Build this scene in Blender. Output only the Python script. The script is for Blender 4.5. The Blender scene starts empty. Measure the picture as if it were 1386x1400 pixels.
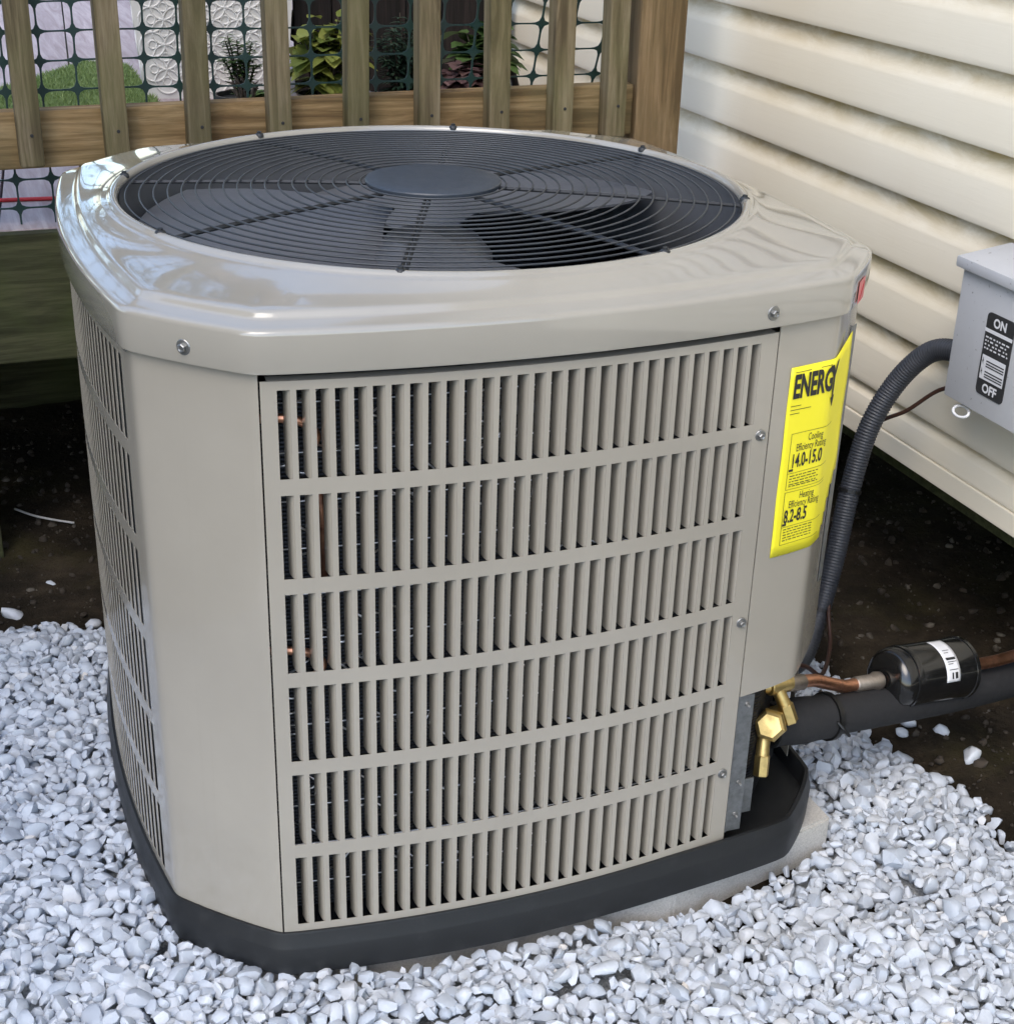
import bpy, bmesh, math, random
import numpy as np
from mathutils import Vector, Matrix, noise
R = math.radians
rnd = random.Random(7)
S = bpy.context.scene
COL = S.collection

# ------------------------------------------------------------------ camera
H_, T_, RO_ = 0.3655, 0.4383, 0.0309
fwd = Vector((math.sin(H_)*math.cos(T_), math.cos(H_)*math.cos(T_), -math.sin(T_)))
rt0 = Vector((math.cos(H_), -math.sin(H_), 0)); up0 = rt0.cross(fwd)
rt = rt0*math.cos(RO_)+up0*math.sin(RO_); up = up0*math.cos(RO_)-rt0*math.sin(RO_)
cam_d = bpy.data.cameras.new('camera'); cam = bpy.data.objects.new('camera', cam_d); COL.objects.link(cam)
M4 = Matrix((rt, up, -fwd)).transposed().to_4x4(); M4.translation = Vector((-.5353, -1.6772, 1.1238))
cam.matrix_world = M4
cam_d.sensor_fit = 'HORIZONTAL'; cam_d.sensor_width = 36; cam_d.lens = 36*2027.4/1386
cam_d.clip_start = .02; cam_d.clip_end = 500
S.camera = cam

# ------------------------------------------------------------------ sky, sun, exposure
SUN_EL, SUN_AZ = 52, 222      # azimuth clockwise from +y: a veiled sun stands front-left, an unseen block added on the left keeps that side in shade
wd = bpy.data.worlds.new('World'); S.world = wd; wd.use_nodes = True
nt = wd.node_tree; bg = nt.nodes['Background']
sky = nt.nodes.new('ShaderNodeTexSky'); sky.sky_type = 'NISHITA'; sky.sun_disc = False
sky.sun_elevation = R(SUN_EL); sky.sun_rotation = R(SUN_AZ)
sky.air_density = 1.0; sky.dust_density = 1.4; sky.ozone_density = 1.0
nt.links.new(sky.outputs[0], bg.inputs[0]); bg.inputs[1].default_value = .15
sun_d = bpy.data.lights.new('sun', 'SUN'); sun = bpy.data.objects.new('sun', sun_d); COL.objects.link(sun)
sun_d.energy = 0.55; sun_d.angle = R(40); sun_d.color = (1, .93, .83)
az, el = R(SUN_AZ), R(SUN_EL)
sdir = Vector((math.sin(az)*math.cos(el), math.cos(az)*math.cos(el), math.sin(el)))
sun.rotation_euler = sdir.to_track_quat('Z', 'Y').to_euler()
vs = S.view_settings; vs.view_transform = 'Standard'; vs.look = 'None'; vs.gamma = 1; vs.exposure = 1.45
vs.use_curve_mapping = False
S.cycles.max_bounces = 4; S.cycles.diffuse_bounces = 3; S.cycles.glossy_bounces = 3; S.cycles.transmission_bounces = 2; S.cycles.caustics_reflective = False; S.cycles.use_denoising = True
try: S.cycles.adaptive_threshold = .02
except Exception: pass

# ------------------------------------------------------------------ materials
MAT = {}
class NB:
    def __init__(s, name):
        s.m = bpy.data.materials.new(name); s.m.use_nodes = True; s.t = s.m.node_tree
        s.p = s.t.nodes['Principled BSDF']; s.o = s.t.nodes['Material Output']; MAT[name] = s.m
    def n(s, typ, **kw):
        x = s.t.nodes.new('ShaderNode'+typ)
        for k, v in kw.items():
            if k in x.inputs: x.inputs[k].default_value = v
            else: setattr(x, k, v)
        return x
    def l(s, a, b): s.t.links.new(a, b)
    def coord(s, scale=(1,1,1), kind='Object', rot=(0,0,0)):
        c = s.n('TexCoord'); m = s.n('Mapping'); m.inputs['Scale'].default_value = scale; m.inputs['Rotation'].default_value = rot
        s.l(c.outputs[kind], m.inputs[0]); return m.outputs[0]
    def noise(s, vec, scale, detail=4, rough=.55, dist=0):
        x = s.n('TexNoise', Scale=scale, Detail=detail, Roughness=rough, Distortion=dist); s.l(vec, x.inputs['Vector']); return x.outputs['Fac']
    def ramp(s, f, stops):
        r = s.n('ValToRGB'); e = r.color_ramp.elements
        while len(e) < len(stops): e.new(.5)
        for i, (p, c) in enumerate(stops): e[i].position = p; e[i].color = (*c, 1) if len(c) == 3 else c
        s.l(f, r.inputs[0]); return r.outputs[0]
    def mix(s, f, a, b, mode='MIX'):
        x = s.n('MixRGB', blend_type=mode)
        for i, v in ((0, f), (1, a), (2, b)):
            if hasattr(v, 'is_output'): s.l(v, x.inputs[i])
            else: x.inputs[i].default_value = v if i == 0 else ((*v, 1) if len(v) == 3 else v)
        return x.outputs[0]
    def bump(s, f, strength=.3, dist=.002):
        b = s.n('Bump', Strength=strength, Distance=dist); s.l(f, b.inputs['Height']); s.l(b.outputs[0], s.p.inputs['Normal']); return b
    def set(s, **kw):
        for k, v in kw.items():
            k = k.replace('_', ' ')
            if hasattr(v, 'is_output'): s.l(v, s.p.inputs[k])
            else: s.p.inputs[k].default_value = (*v, 1) if isinstance(v, tuple) and len(v) == 3 else v
        return s
def g(v): return (v, v, v)

def paint(name, col, rough, bumpy=.04, coat=0, dust=.25):
    b = NB(name); v = b.coord()
    n1 = b.noise(v, 6, 5); n2 = b.noise(v, 900, 2); n3 = b.noise(v, 38, 6, .7)
    c = b.mix(b.ramp(n1, [(.35, g(0)), (.7, g(1))]), tuple(x*.95 for x in col), tuple(min(1, x*1.04) for x in col))
    c = b.mix(b.ramp(n3, [(.55, g(0)), (.8, g(dust))]), c, tuple(x*.8+.06 for x in col))
    if name == 'box_grey':
        c = b.mix(b.ramp(b.noise(v, 160, 2, .5), [(.68, g(0)), (.74, g(.7))]), c, (.16, .15, .14))
    if name == 'cabinet_paint':
        tc = b.n('TexCoord'); sx = b.n('SeparateXYZ'); b.l(tc.outputs['Object'], sx.inputs[0]); sp = b.noise(v, 9, 7, .72, .6)
        low = b.ramp(sx.outputs[2], [(.06, g(1)), (.30, g(0))]); c = b.mix(b.mix(1, low, b.ramp(sp, [(.44, g(0)), (.66, g(.16))]), 'MULTIPLY'), c, (.46, .43, .36))
        fs = b.noise(b.coord((60, 60, 1.2)), 1, 4, .6); c = b.mix(b.ramp(fs, [(.58, g(0)), (.75, g(.07))]), c, (.20, .185, .15))
    b.set(Base_Color=c, Roughness=b.ramp(n3, [(.3, g(rough)), (.75, g(rough*(1.06 if name == 'cabinet_paint' else 1.35)+.01))]), Coat_Weight=coat, Coat_Roughness=.045)
    b.bump(n2, bumpy, .0006); return b
paint('cabinet_paint', (.345, .317, .264), .22, .05, .5, .08)
paint('cap_paint', (.340, .318, .270), .13, .006, 1.0, .08)
paint('black_pan', (.011, .012, .013), .40, .15)
paint('grille_wire', (.045, .05, .055), .38, .05)
paint('spoke_black', (.02, .022, .024), .4, .05)
paint('hub_plastic', (.040, .050, .064), .36, .1)
paint('fan_grey', (.12, .125, .135), .32, .1)
paint('shroud_grey', (.12, .125, .132), .5, .1)
paint('box_grey', (.50, .505, .51), .42, .12)
paint('drier_black', (.008, .008, .008), .16, .02, .5, .5)
paint('conduit_grey', (.035, .038, .045), .42, .1)
paint('black_foam', (.014, .014, .015), .72, .6)
paint('black_tie', (.006, .006, .006), .4)
paint('white_label', (.72, .72, .72), .45)
paint('yellow_label', (.90, .80, .03), .42, .05, 0, .05)
paint('ink', (.02, .02, .02), .6)
paint('dark_ink_plate', (.03, .03, .03), .5)
paint('red_plastic', (.45, .02, .03), .4)
paint('pink_label', (.65, .18, .17), .4)
paint('brown_wire', (.05, .022, .014), .45)
paint('white_plastic', (.75, .75, .74), .4)
paint('net_green', (.008, .032, .026), .42, .1)
def metal(name, col, rough, tarnish=None):
    b = NB(name); v = b.coord(); n = b.noise(v, 60, 6, .65)
    c = b.mix(b.ramp(n, [(.45, g(0)), (.7, g(.75))]), col, tarnish or tuple(x*.6 for x in col))
    b.set(Base_Color=c, Metallic=1.0, Roughness=b.ramp(n, [(.35, g(rough)), (.7, g(rough+.2))])); b.bump(n, .12, .001); return b
metal('brass', (.66, .49, .20), .36); metal('copper', (.72, .36, .22), .3, (.25, .13, .10)); metal('copper_dark', (.32, .16, .10), .4, (.10, .05, .04)); metal('galvanized', (.30, .31, .31), .48)
metal('screw_steel', (.32, .32, .31), .42); metal('solder', (.44, .38, .32), .42)
metal('bright_wire', (.75, .76, .78), .25)
def coil_mat():
    b = NB('coil_fins'); v = b.coord()
    w = b.n('TexWave', wave_type='BANDS', bands_direction='Z', Scale=70, Distortion=.6); b.l(v, w.inputs[0])
    n = b.noise(v, 25, 5)
    c = b.mix(w.outputs['Fac'], (.006, .007, .008), (.03, .034, .042))
    c = b.mix(b.ramp(n, [(.4, g(0)), (.75, g(.6))]), c, (.012, .012, .012))
    b.set(Base_Color=c, Metallic=.5, Roughness=.45); b.bump(w.outputs['Fac'], .6, .002)
coil_mat()
def wood(name, dark, mid, light, axis='Z', moss=None, mossamt=.5, rough=.78):
    b = NB(name)
    k = {'X': (2.2, 34, 34), 'Y': (34, 2.2, 34), 'Z': (34, 34, 2.2)}[axis]
    oi = b.n('ObjectInfo'); c = b.n('TexCoord'); add = b.n('VectorMath', operation='ADD')
    sc = b.n('VectorMath', operation='SCALE'); sc.inputs[0].default_value = (3.1, 5.7, 9.3); b.l(oi.outputs['Random'], sc.inputs['Scale'])
    b.l(c.outputs['Object'], add.inputs[0]); b.l(sc.outputs[0], add.inputs[1])
    m = b.n('Mapping'); m.inputs['Scale'].default_value = k; b.l(add.outputs[0], m.inputs[0])
    n1 = b.noise(m.outputs[0], 1, 7, .62, 1.2); m2 = b.n('Mapping'); m2.inputs['Scale'].default_value = tuple(x*4.5 for x in k); b.l(add.outputs[0], m2.inputs[0])
    n2 = b.noise(m2.outputs[0], 1, 4, .7); nl = b.noise(add.outputs[0], 5, 5, .6)
    col = b.ramp(n1, [(.36, dark), (.5, mid), (.63, light)])
    col = b.mix(b.ramp(n2, [(.3, g(.55)), (.55, g(0))]), col, dark)
    if moss: col = b.mix(b.ramp(nl, [(.38, g(0)), (.66, g(mossamt))]), col, moss)
    hv = b.n('HueSaturation'); b.l(col, hv.inputs['Color'])
    mr = b.n('MapRange'); mr.inputs['To Min'].default_value = .8; mr.inputs['To Max'].default_value = 1.15; b.l(oi.outputs['Random'], mr.inputs[0]); b.l(mr.outputs[0], hv.inputs['Value'])
    b.set(Base_Color=hv.outputs[0], Roughness=rough); b.p.inputs['Specular IOR Level'].default_value = .25
    b.bump(b.mix(.5, n1, n2), .5, .003); return b
wood('baluster_wood', (.075, .056, .030), (.165, .128, .073), (.25, .20, .125), 'Z', (.12, .12, .045), .5)
wood('rail_wood', (.12, .068, .028), (.30, .185, .08), (.46, .31, .155), 'X', (.17, .15, .07), .45)
wood('blocker_brown', (.06, .042, .025), (.11, .08, .05), (.15, .11, .07), 'Y', None)  # boards of the unseen block added on the left to keep sky light off
wood('post_wood', (.10, .062, .028), (.20, .13, .062), (.30, .20, .11), 'Z', (.11, .10, .05), .3)
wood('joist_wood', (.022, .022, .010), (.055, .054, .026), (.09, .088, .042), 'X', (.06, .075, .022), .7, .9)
wood('deck_composite', (.30, .235, .235), (.39, .32, .325), (.47, .40, .405), 'Y', None, 0, .6)
wood('dark_boards', (.008, .007, .006), (.016, .013, .012), (.03, .022, .02), 'Z', None)
def vinyl():
    b = NB('vinyl_siding'); c = b.n('TexCoord'); v = b.coord()
    grain = b.coord((3, 3.2, 70)); n1 = b.noise(grain, 3, 5, .6, .8); nl = b.noise(v, 2.3, 4)
    base = b.mix(b.ramp(nl, [(.35, g(0)), (.7, g(1))]), (.78, .705, .55), (.82, .755, .61))
    # mildew and dirt that gathers just under every lap: uses the course's own height (UV y)
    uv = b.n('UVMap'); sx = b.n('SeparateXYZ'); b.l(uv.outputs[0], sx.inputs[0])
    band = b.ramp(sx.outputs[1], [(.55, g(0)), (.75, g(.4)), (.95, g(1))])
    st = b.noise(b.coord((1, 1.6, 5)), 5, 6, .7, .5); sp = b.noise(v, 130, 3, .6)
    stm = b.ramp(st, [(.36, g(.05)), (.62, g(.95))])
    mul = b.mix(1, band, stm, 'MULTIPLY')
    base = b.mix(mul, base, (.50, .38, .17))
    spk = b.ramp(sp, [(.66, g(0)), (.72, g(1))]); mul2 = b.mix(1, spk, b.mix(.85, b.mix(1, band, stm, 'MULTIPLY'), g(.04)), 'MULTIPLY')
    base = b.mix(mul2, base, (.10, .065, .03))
    b.set(Base_Color=base, Roughness=.48); b.bump(n1, .2, .0012)
vinyl()
def simple_noise(name, stops, scale, rough=.85, bump=.5, bdist=.004, detail=6, fine=0):
    b = NB(name); v = b.coord(); n = b.noise(v, scale, detail, .65); c = b.ramp(n, stops)
    if fine:
        f = b.noise(v, fine, 3, .7); c = b.mix(b.ramp(f, [(.3, g(.5)), (.6, g(0))]), c, tuple(x*.45 for x in stops[0][1])); b.bump(b.mix(.5, n, f), bump, bdist)
    else: b.bump(n, bump, bdist)
    b.set(Base_Color=c, Roughness=rough); return b
simple_noise('concrete', [(.3, (.46, .44, .40)), (.6, (.56, .54, .50)), (.8, (.62, .60, .56))], 18, .9, .4, .003, 8, 420)
simple_noise('planter_white', [(.3, (.66, .64, .60)), (.7, (.76, .75, .72))], 8, .6, .2)
simple_noise('gravel_dust', [(.35, (.22, .235, .255)), (.5, (.36, .38, .40)), (.7, (.5, .51, .52))], 90, .9, .8, .01, 4)
simple_noise('terracotta', [(.3, (.22, .09, .05)), (.7, (.32, .14, .08))], 20)
simple_noise('pot_soil', [(.3, (.02, .014, .01)), (.7, (.05, .035, .02))], 60)
simple_noise('beam_paint', [(.3, (.45, .42, .36)), (.7, (.5, .47, .4))], 5)
def soil():
    b = NB('soil'); v = b.coord(); n = b.noise(v, 7, 8, .68); f = b.noise(v, 85, 5, .7); m = b.noise(v, 3.1, 5, .6)
    c = b.ramp(n, [(.3, (.009, .007, .004)), (.5, (.025, .019, .012)), (.72, (.068, .051, .032))])
    c = b.mix(b.ramp(m, [(.52, g(0)), (.68, g(.55))]), c, (.055, .05, .014))
    c = b.mix(b.ramp(f, [(.62, g(0)), (.74, g(.8))]), c, (.07, .058, .042))
    c = b.mix(b.ramp(f, [(.28, g(.8)), (.42, g(0))]), c, (.008, .006, .004))
    b.set(Base_Color=c, Roughness=.95); b.p.inputs['Specular IOR Level'].default_value = .15
    b.bump(b.mix(.5, n, f), .9, .012)
soil()
simple_noise('crumb', [(.35, (.02, .015, .010)), (.55, (.05, .038, .026)), (.72, (.16, .14, .11))], 14, .95, .5, .003, 3)
def stone():
    b = NB('marble_stone'); at = b.n('Attribute', attribute_name='tone'); v = b.coord()
    n = b.noise(v, 55, 5, .65, 1.5); n2 = b.noise(v, 420, 3)
    c = b.ramp(at.outputs['Fac'], [(0, (.34, .37, .41)), (.35, (.45, .49, .54)), (.7, (.56, .59, .625)), (.9, (.62, .62, .61)), (1, (.70, .65, .58))])
    c = b.mix(b.ramp(n, [(.48, g(0)), (.72, g(.5))]), c, (.36, .40, .46))
    b.set(Base_Color=c, Roughness=.55, Subsurface_Weight=.0); b.bump(b.mix(.5, n, n2), .35, .002)
stone()
def leafm(name, c1, c2, trans=.25):
    b = NB(name); at = b.n('Attribute', attribute_name='tone'); c = b.mix(at.outputs['Fac'], c1, c2)
    b.set(Base_Color=c, Roughness=.5)
    tr = b.n('BsdfTranslucent'); b.l(c, tr.inputs[0]); mx = b.n('MixShader', Fac=trans)
    b.l(b.p.outputs[0], mx.inputs[1]); b.l(tr.outputs[0], mx.inputs[2]); b.l(mx.outputs[0], b.o.inputs[0])
leafm('leaf_lime', (.10, .14, .025), (.26, .28, .06)); leafm('leaf_green', (.03, .07, .02), (.09, .15, .04))
leafm('leaf_blue', (.018, .045, .03), (.05, .09, .055)); leafm('leaf_red', (.06, .03, .03), (.20, .12, .11)); leafm('turf_green', (.11, .17, .04), (.27, .36, .12))
leafm('tree_leaf', (.03, .055, .015), (.07, .11, .03))
def bark():
    simple_noise('bark', [(.3, (.03, .024, .018)), (.7, (.085, .068, .05))], 16, .95, .8, .02)
bark()

# ------------------------------------------------------------------ mesh helpers
def mesh(name, V, F, smooth=False, angle=None):
    me = bpy.data.meshes.new(name); me.from_pydata([tuple(v) for v in V], [], [tuple(f) for f in F]); me.update()
    if smooth:
        me.polygons.foreach_set('use_smooth', [True]*len(me.polygons))
        if angle: 
            try: me.set_sharp_from_angle(angle=R(angle))
            except Exception: pass
    return me
def link(name, me, mat, parent=None):
    if mat and not me.materials: me.materials.append(MAT[mat])
    o = bpy.data.objects.new(name, me); COL.objects.link(o)
    if parent: o.parent = parent
    return o
ORG = {}
def root(name, loc, label, cat, group=None):
    o = bpy.data.objects.new(name, None); COL.objects.link(o); o.location = loc; o.empty_display_size = .05
    o['label'] = label; o['category'] = cat
    if group: o['group'] = group
    ORG[o] = Vector(loc); return o
def org(o):
    v = Vector((0, 0, 0))
    while o: v = v + Vector(o.location); o = o.parent
    return v
def part(name, V, F, mat, parent=None, smooth=False, angle=None):
    """V in world coordinates"""
    if parent is not None:
        L = org(parent); V = [(v[0]-L[0], v[1]-L[1], v[2]-L[2]) for v in V]
    return link(name, mesh(name, V, F, smooth, angle), mat, parent)
def tag(o, label, cat, group=None):
    o['label'] = label; o['category'] = cat
    if group: o['group'] = group
    return o
def struct(o): o['kind'] = 'structure'; return o
def join(*geos):
    V, F = [], []
    for v, f in geos:
        k = len(V); V += list(v); F += [tuple(i+k for i in q) for q in f]
    return V, F
def box(x0, x1, y0, y1, z0, z1, bev=0):
    if bev <= 0:
        V = [(x, y, z) for z in (z0, z1) for y in (y0, y1) for x in (x0, x1)]
        return V, [(0,2,3,1),(4,5,7,6),(0,1,5,4),(2,6,7,3),(0,4,6,2),(1,3,7,5)]
    bm = bmesh.new(); bmesh.ops.create_cube(bm, size=1)
    for v in bm.verts: v.co = Vector(((x0+x1)/2+v.co.x*(x1-x0), (y0+y1)/2+v.co.y*(y1-y0), (z0+z1)/2+v.co.z*(z1-z0)))
    bmesh.ops.bevel(bm, geom=bm.edges[:], offset=bev, segments=2, affect='EDGES', profile=.6)
    V = [tuple(v.co) for v in bm.verts]; F = [tuple(v.index for v in f.verts) for f in bm.faces]; bm.free(); return V, F
def tube(P, r, n=10, cap=True, rf=None):
    P = [Vector(p) for p in P]; V, F = [], []; prev = None
    for i, p in enumerate(P):
        t = (P[min(i+1, len(P)-1)]-P[max(i-1, 0)]).normalized()
        if prev is None:
            a = t.orthogonal().normalized()
        else:
            a = (prev-t*prev.dot(t)).normalized()
        prev = a; b = t.cross(a); rr = rf(i/(len(P)-1)) if rf else r
        for k in range(n):
            th = 2*math.pi*k/n; V.append(tuple(p+a*(rr*math.cos(th))+b*(rr*math.sin(th))))
    for i in range(len(P)-1):
        for k in range(n):
            F.append((i*n+k, i*n+(k+1) % n, (i+1)*n+(k+1) % n, (i+1)*n+k))
    if cap: F.append(tuple(range(n-1, -1, -1))); F.append(tuple(range((len(P)-1)*n, len(P)*n)))
    return V, F
def lathe(P0, P1, prof, n=32):
    """prof: list of (t along P0->P1 in metres, radius)"""
    P0 = Vector(P0); d = (Vector(P1)-P0).normalized(); a = d.orthogonal().normalized(); b = d.cross(a); V, F = [], []
    for t, r in prof:
        for k in range(n):
            th = 2*math.pi*k/n; V.append(tuple(P0+d*t+a*(r*math.cos(th))+b*(r*math.sin(th))))
    for i in range(len(prof)-1):
        for k in range(n): F.append((i*n+k, i*n+(k+1) % n, (i+1)*n+(k+1) % n, (i+1)*n+k))
    if prof[0][1] > 1e-6: F.append(tuple(range(n-1, -1, -1)))
    if prof[-1][1] > 1e-6: F.append(tuple(range((len(prof)-1)*n, len(prof)*n)))
    return V, F
def catmull(P, k=8):
    P = [Vector(p) for p in P]; P = [P[0]*2-P[1]]+P+[P[-1]*2-P[-2]]; out = []
    for i in range(1, len(P)-2):
        for j in range(k):
            t = j/k; a, b, c, d = P[i-1:i+3]
            out.append(.5*((2*b)+(-a+c)*t+(2*a-5*b+4*c-d)*t*t+(-a+3*b-3*c+d)*t**3))
    out.append(P[-2]); return out
def plate(us, vs, solid, fmap, t):
    """sheet of thickness t on a grid with holes; fmap(u, v, w) -> xyz, w = depth behind the face"""
    V, F, idx = [], [], {}
    def vi(i, j, k):
        key = (i, j, k)
        if key not in idx: idx[key] = len(V); V.append(fmap(us[i], vs[j], t*k))
        return idx[key]
    nu, nv = len(us)-1, len(vs)-1
    ok = lambda i, j: 0 <= i < nu and 0 <= j < nv and solid(i, j)
    for i in range(nu):
        for j in range(nv):
            if not ok(i, j): continue
            F.append((vi(i,j,0), vi(i+1,j,0), vi(i+1,j+1,0), vi(i,j+1,0)))
            F.append((vi(i,j+1,1), vi(i+1,j+1,1), vi(i+1,j,1), vi(i,j,1)))
            if not ok(i-1, j): F.append((vi(i,j,0), vi(i,j+1,0), vi(i,j+1,1), vi(i,j,1)))
            if not ok(i+1, j): F.append((vi(i+1,j+1,0), vi(i+1,j,0), vi(i+1,j,1), vi(i+1,j+1,1)))
            if not ok(i, j-1): F.append((vi(i+1,j,0), vi(i,j,0), vi(i,j,1), vi(i+1,j,1)))
            if not ok(i, j+1): F.append((vi(i,j+1,0), vi(i+1,j+1,0), vi(i+1,j+1,1), vi(i,j+1,1)))
    return V, F
def text_geo(body, size, bold=0, align='CENTER'):
    cu = bpy.data.curves.new('lettering', 'FONT'); cu.body = body; cu.size = size; cu.offset = bold; cu.align_x = align; cu.resolution_u = 3
    o = bpy.data.objects.new('lettering', cu); COL.objects.link(o); dg = bpy.context.evaluated_depsgraph_get(); dg.update()
    me = o.evaluated_get(dg).to_mesh(); V = [tuple(v.co) for v in me.vertices]; F = [tuple(p.vertices) for p in me.polygons]
    bpy.data.objects.remove(o); bpy.data.curves.remove(cu); return V, F
def set_tone(me, vals):
    a = me.attributes.new('tone', 'FLOAT', 'POINT'); a.data.foreach_set('value', np.asarray(vals, dtype=np.float32))

# ------------------------------------------------------------------ ground (soil), dips and lumps modelled near the camera
GZ = -.118
def ground_sheet():
    xs = sorted(set([-60, -30, -12, -6, -3, -2]+[round(-1.5+.05*i, 3) for i in range(81)]+[3, 6, 12, 30, 60]))
    ys = sorted(set([-60, -30, -12, -6, -3, -2]+[round(-1.5+.05*i, 3) for i in range(101)]+[4.2, 6, 12, 30, 60]))
    V = []
    for y in ys:
        for x in xs:
            h = noise.noise(Vector((x*3, y*3, 1)))*.012+noise.noise(Vector((x*11, y*11, 4)))*.007
            if y > .55 or x > .72: h += .012
            V.append((x, y, GZ+h))
    n = len(xs); F = [(j*n+i, j*n+i+1, (j+1)*n+i+1, (j+1)*n+i) for j in range(len(ys)-1) for i in range(n-1)]
    return struct(part('ground', V, F, 'soil', None, True))
ground_sheet()

# ------------------------------------------------------------------ house with lapped vinyl siding
WX, CH, Z0 = .85, .1067, .286-.1067*0
house = root('house', (WX+2, .5, 0), 'cream vinyl sided house wall running back behind the disconnect box', 'house')
Y0, Y1 = -2.6, 3.4
part('wall_core', *box(WX+.012, WX+4, Y0+.01, Y1-.01, .215, 3.2), 'beam_paint', house)
prof = [(.0128, 0), (.0138, .003), (.0137, .010), (.0126, .062), (.0114, .067), (.0078, .074), (.0042, .082), (.0020, .092), (.0010, CH+.004)]
nY = 60
def siding_course(z0, h):
    k = h/CH; V, F = [], []; uvs = []
    pr = [(0.004, .0005)]+prof
    for j in range(nY+1):
        y = Y0+(Y1-Y0)*j/nY
        for (o_, z_) in pr:
            wob = .0012*noise.noise(Vector((y*1.3, z0*7, 3)))
            V.append((WX+.004-o_+wob, y, z0+z_*k)); uvs.append((y, z_/CH))
    n = len(pr)
    for j in range(nY):
        for i in range(n-1): F.append((j*n+i, j*n+i+1, (j+1)*n+i+1, (j+1)*n+i))
    o = part('siding_board', V, F, 'vinyl_siding', house, True, 40)
    ul = o.data.uv_layers.new(name='UVMap'); li = np.zeros(len(o.data.loops), dtype=np.int32); o.data.loops.foreach_get('vertex_index', li)
    ul.data.foreach_set('uv', np.asarray(uvs, dtype=np.float32)[li].ravel())
    return o
z = .291
while z < 3.1: siding_course(z, CH); z += CH
siding_course(.236, .055)
part('bottom_trim', *box(WX-.012, WX+.02, Y0, Y1, .202, .235, .002), 'vinyl_siding', house)
part('floor_underside', *box(WX+.03, WX+4, Y0+.02, Y1-.02, .16, .213), 'joist_wood', house)
part('roof_eave', *box(WX-.30, WX+4.2, Y0-.2, Y1+.2, 3.2, 3.32, .01), 'beam_paint', house)

# ------------------------------------------------------------------ deck: boards, rim joist
deck = bpy.data.objects.new('deck', None); COL.objects.link(deck); struct(deck); deck.location = (0, .78, .5)
sk = .075
for i in range(-16, 9):
    x0 = -.327+.140*i; x1 = x0+.1355
    if x0 > .8: break
    if x1 > .83: x1 = .83
    V, F = box(x0, x1, .8005, 5.6, .475, .5, .002)
    V = [(x+(y-.9)*sk if x1 < .6 else min(.835, x+(y-.9)*sk), y, z) for x, y, z in V]
    V = [(min(x, .836), y, z) for x, y, z in V]
    part('deck_board', V, F, 'deck_composite', deck)
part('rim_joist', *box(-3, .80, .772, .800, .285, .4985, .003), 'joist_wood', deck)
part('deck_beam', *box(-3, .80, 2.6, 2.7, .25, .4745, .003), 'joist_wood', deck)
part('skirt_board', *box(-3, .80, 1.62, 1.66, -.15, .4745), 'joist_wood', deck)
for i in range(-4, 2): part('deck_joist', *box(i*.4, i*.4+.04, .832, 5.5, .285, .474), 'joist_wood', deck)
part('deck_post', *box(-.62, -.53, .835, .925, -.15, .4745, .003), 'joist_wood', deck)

# ------------------------------------------------------------------ railing
rail = root('deck_railing', (.1, .79, .5), 'weathered pressure treated wooden deck railing behind the condenser', 'railing')
def rz(x): return .012*(x+.45)
def bar(name, x, y0, y1, z0, z1, w, mat, tilt=0, parent=rail):
    V, F = box(x-w/2, x+w/2, y0, y1, z0, z1, .003)
    V = [(a+(c-.7)*tilt, b, c) for a, b, c in V]
    return part(name, V, F, mat, parent)
bx = [-.945, -.813, -.680, -.547, -.414, -.283, -.152, -.021, .110, .233, .358, .475, .576]
for i, x in enumerate(bx): bar('baluster', x, .75, .788, .612+rnd.uniform(-.004, .004)+.006*(i > 5), 1.42, .037, 'baluster_wood', rnd.uniform(-.012, .012))
V, F = box(-3, .625, .7885, .8265, 0, .089, .004); V = [(x, y, z+.598+rz(x)) for x, y, z in V]; part('bottom_rail', V, F, 'rail_wood', rail)
V, F = box(-3, .625, .7885, .8265, 0, .089, .004); V = [(x, y, z+1.30+rz(x)) for x, y, z in V]; part('top_rail', V, F, 'rail_wood', rail)
part('post', *box(.6255, .7145, .775, .864, -.15, 1.5, .004), 'post_wood', rail)
for x in bx[3:]:
    part('nail_head', *lathe((x+.003, .7496, .657+rz(x)), (x+.003, .7, .657+rz(x)), [(-.002, .0026), (.0004, .0028), (.0008, .002)], 8), 'ink', rail)

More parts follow.
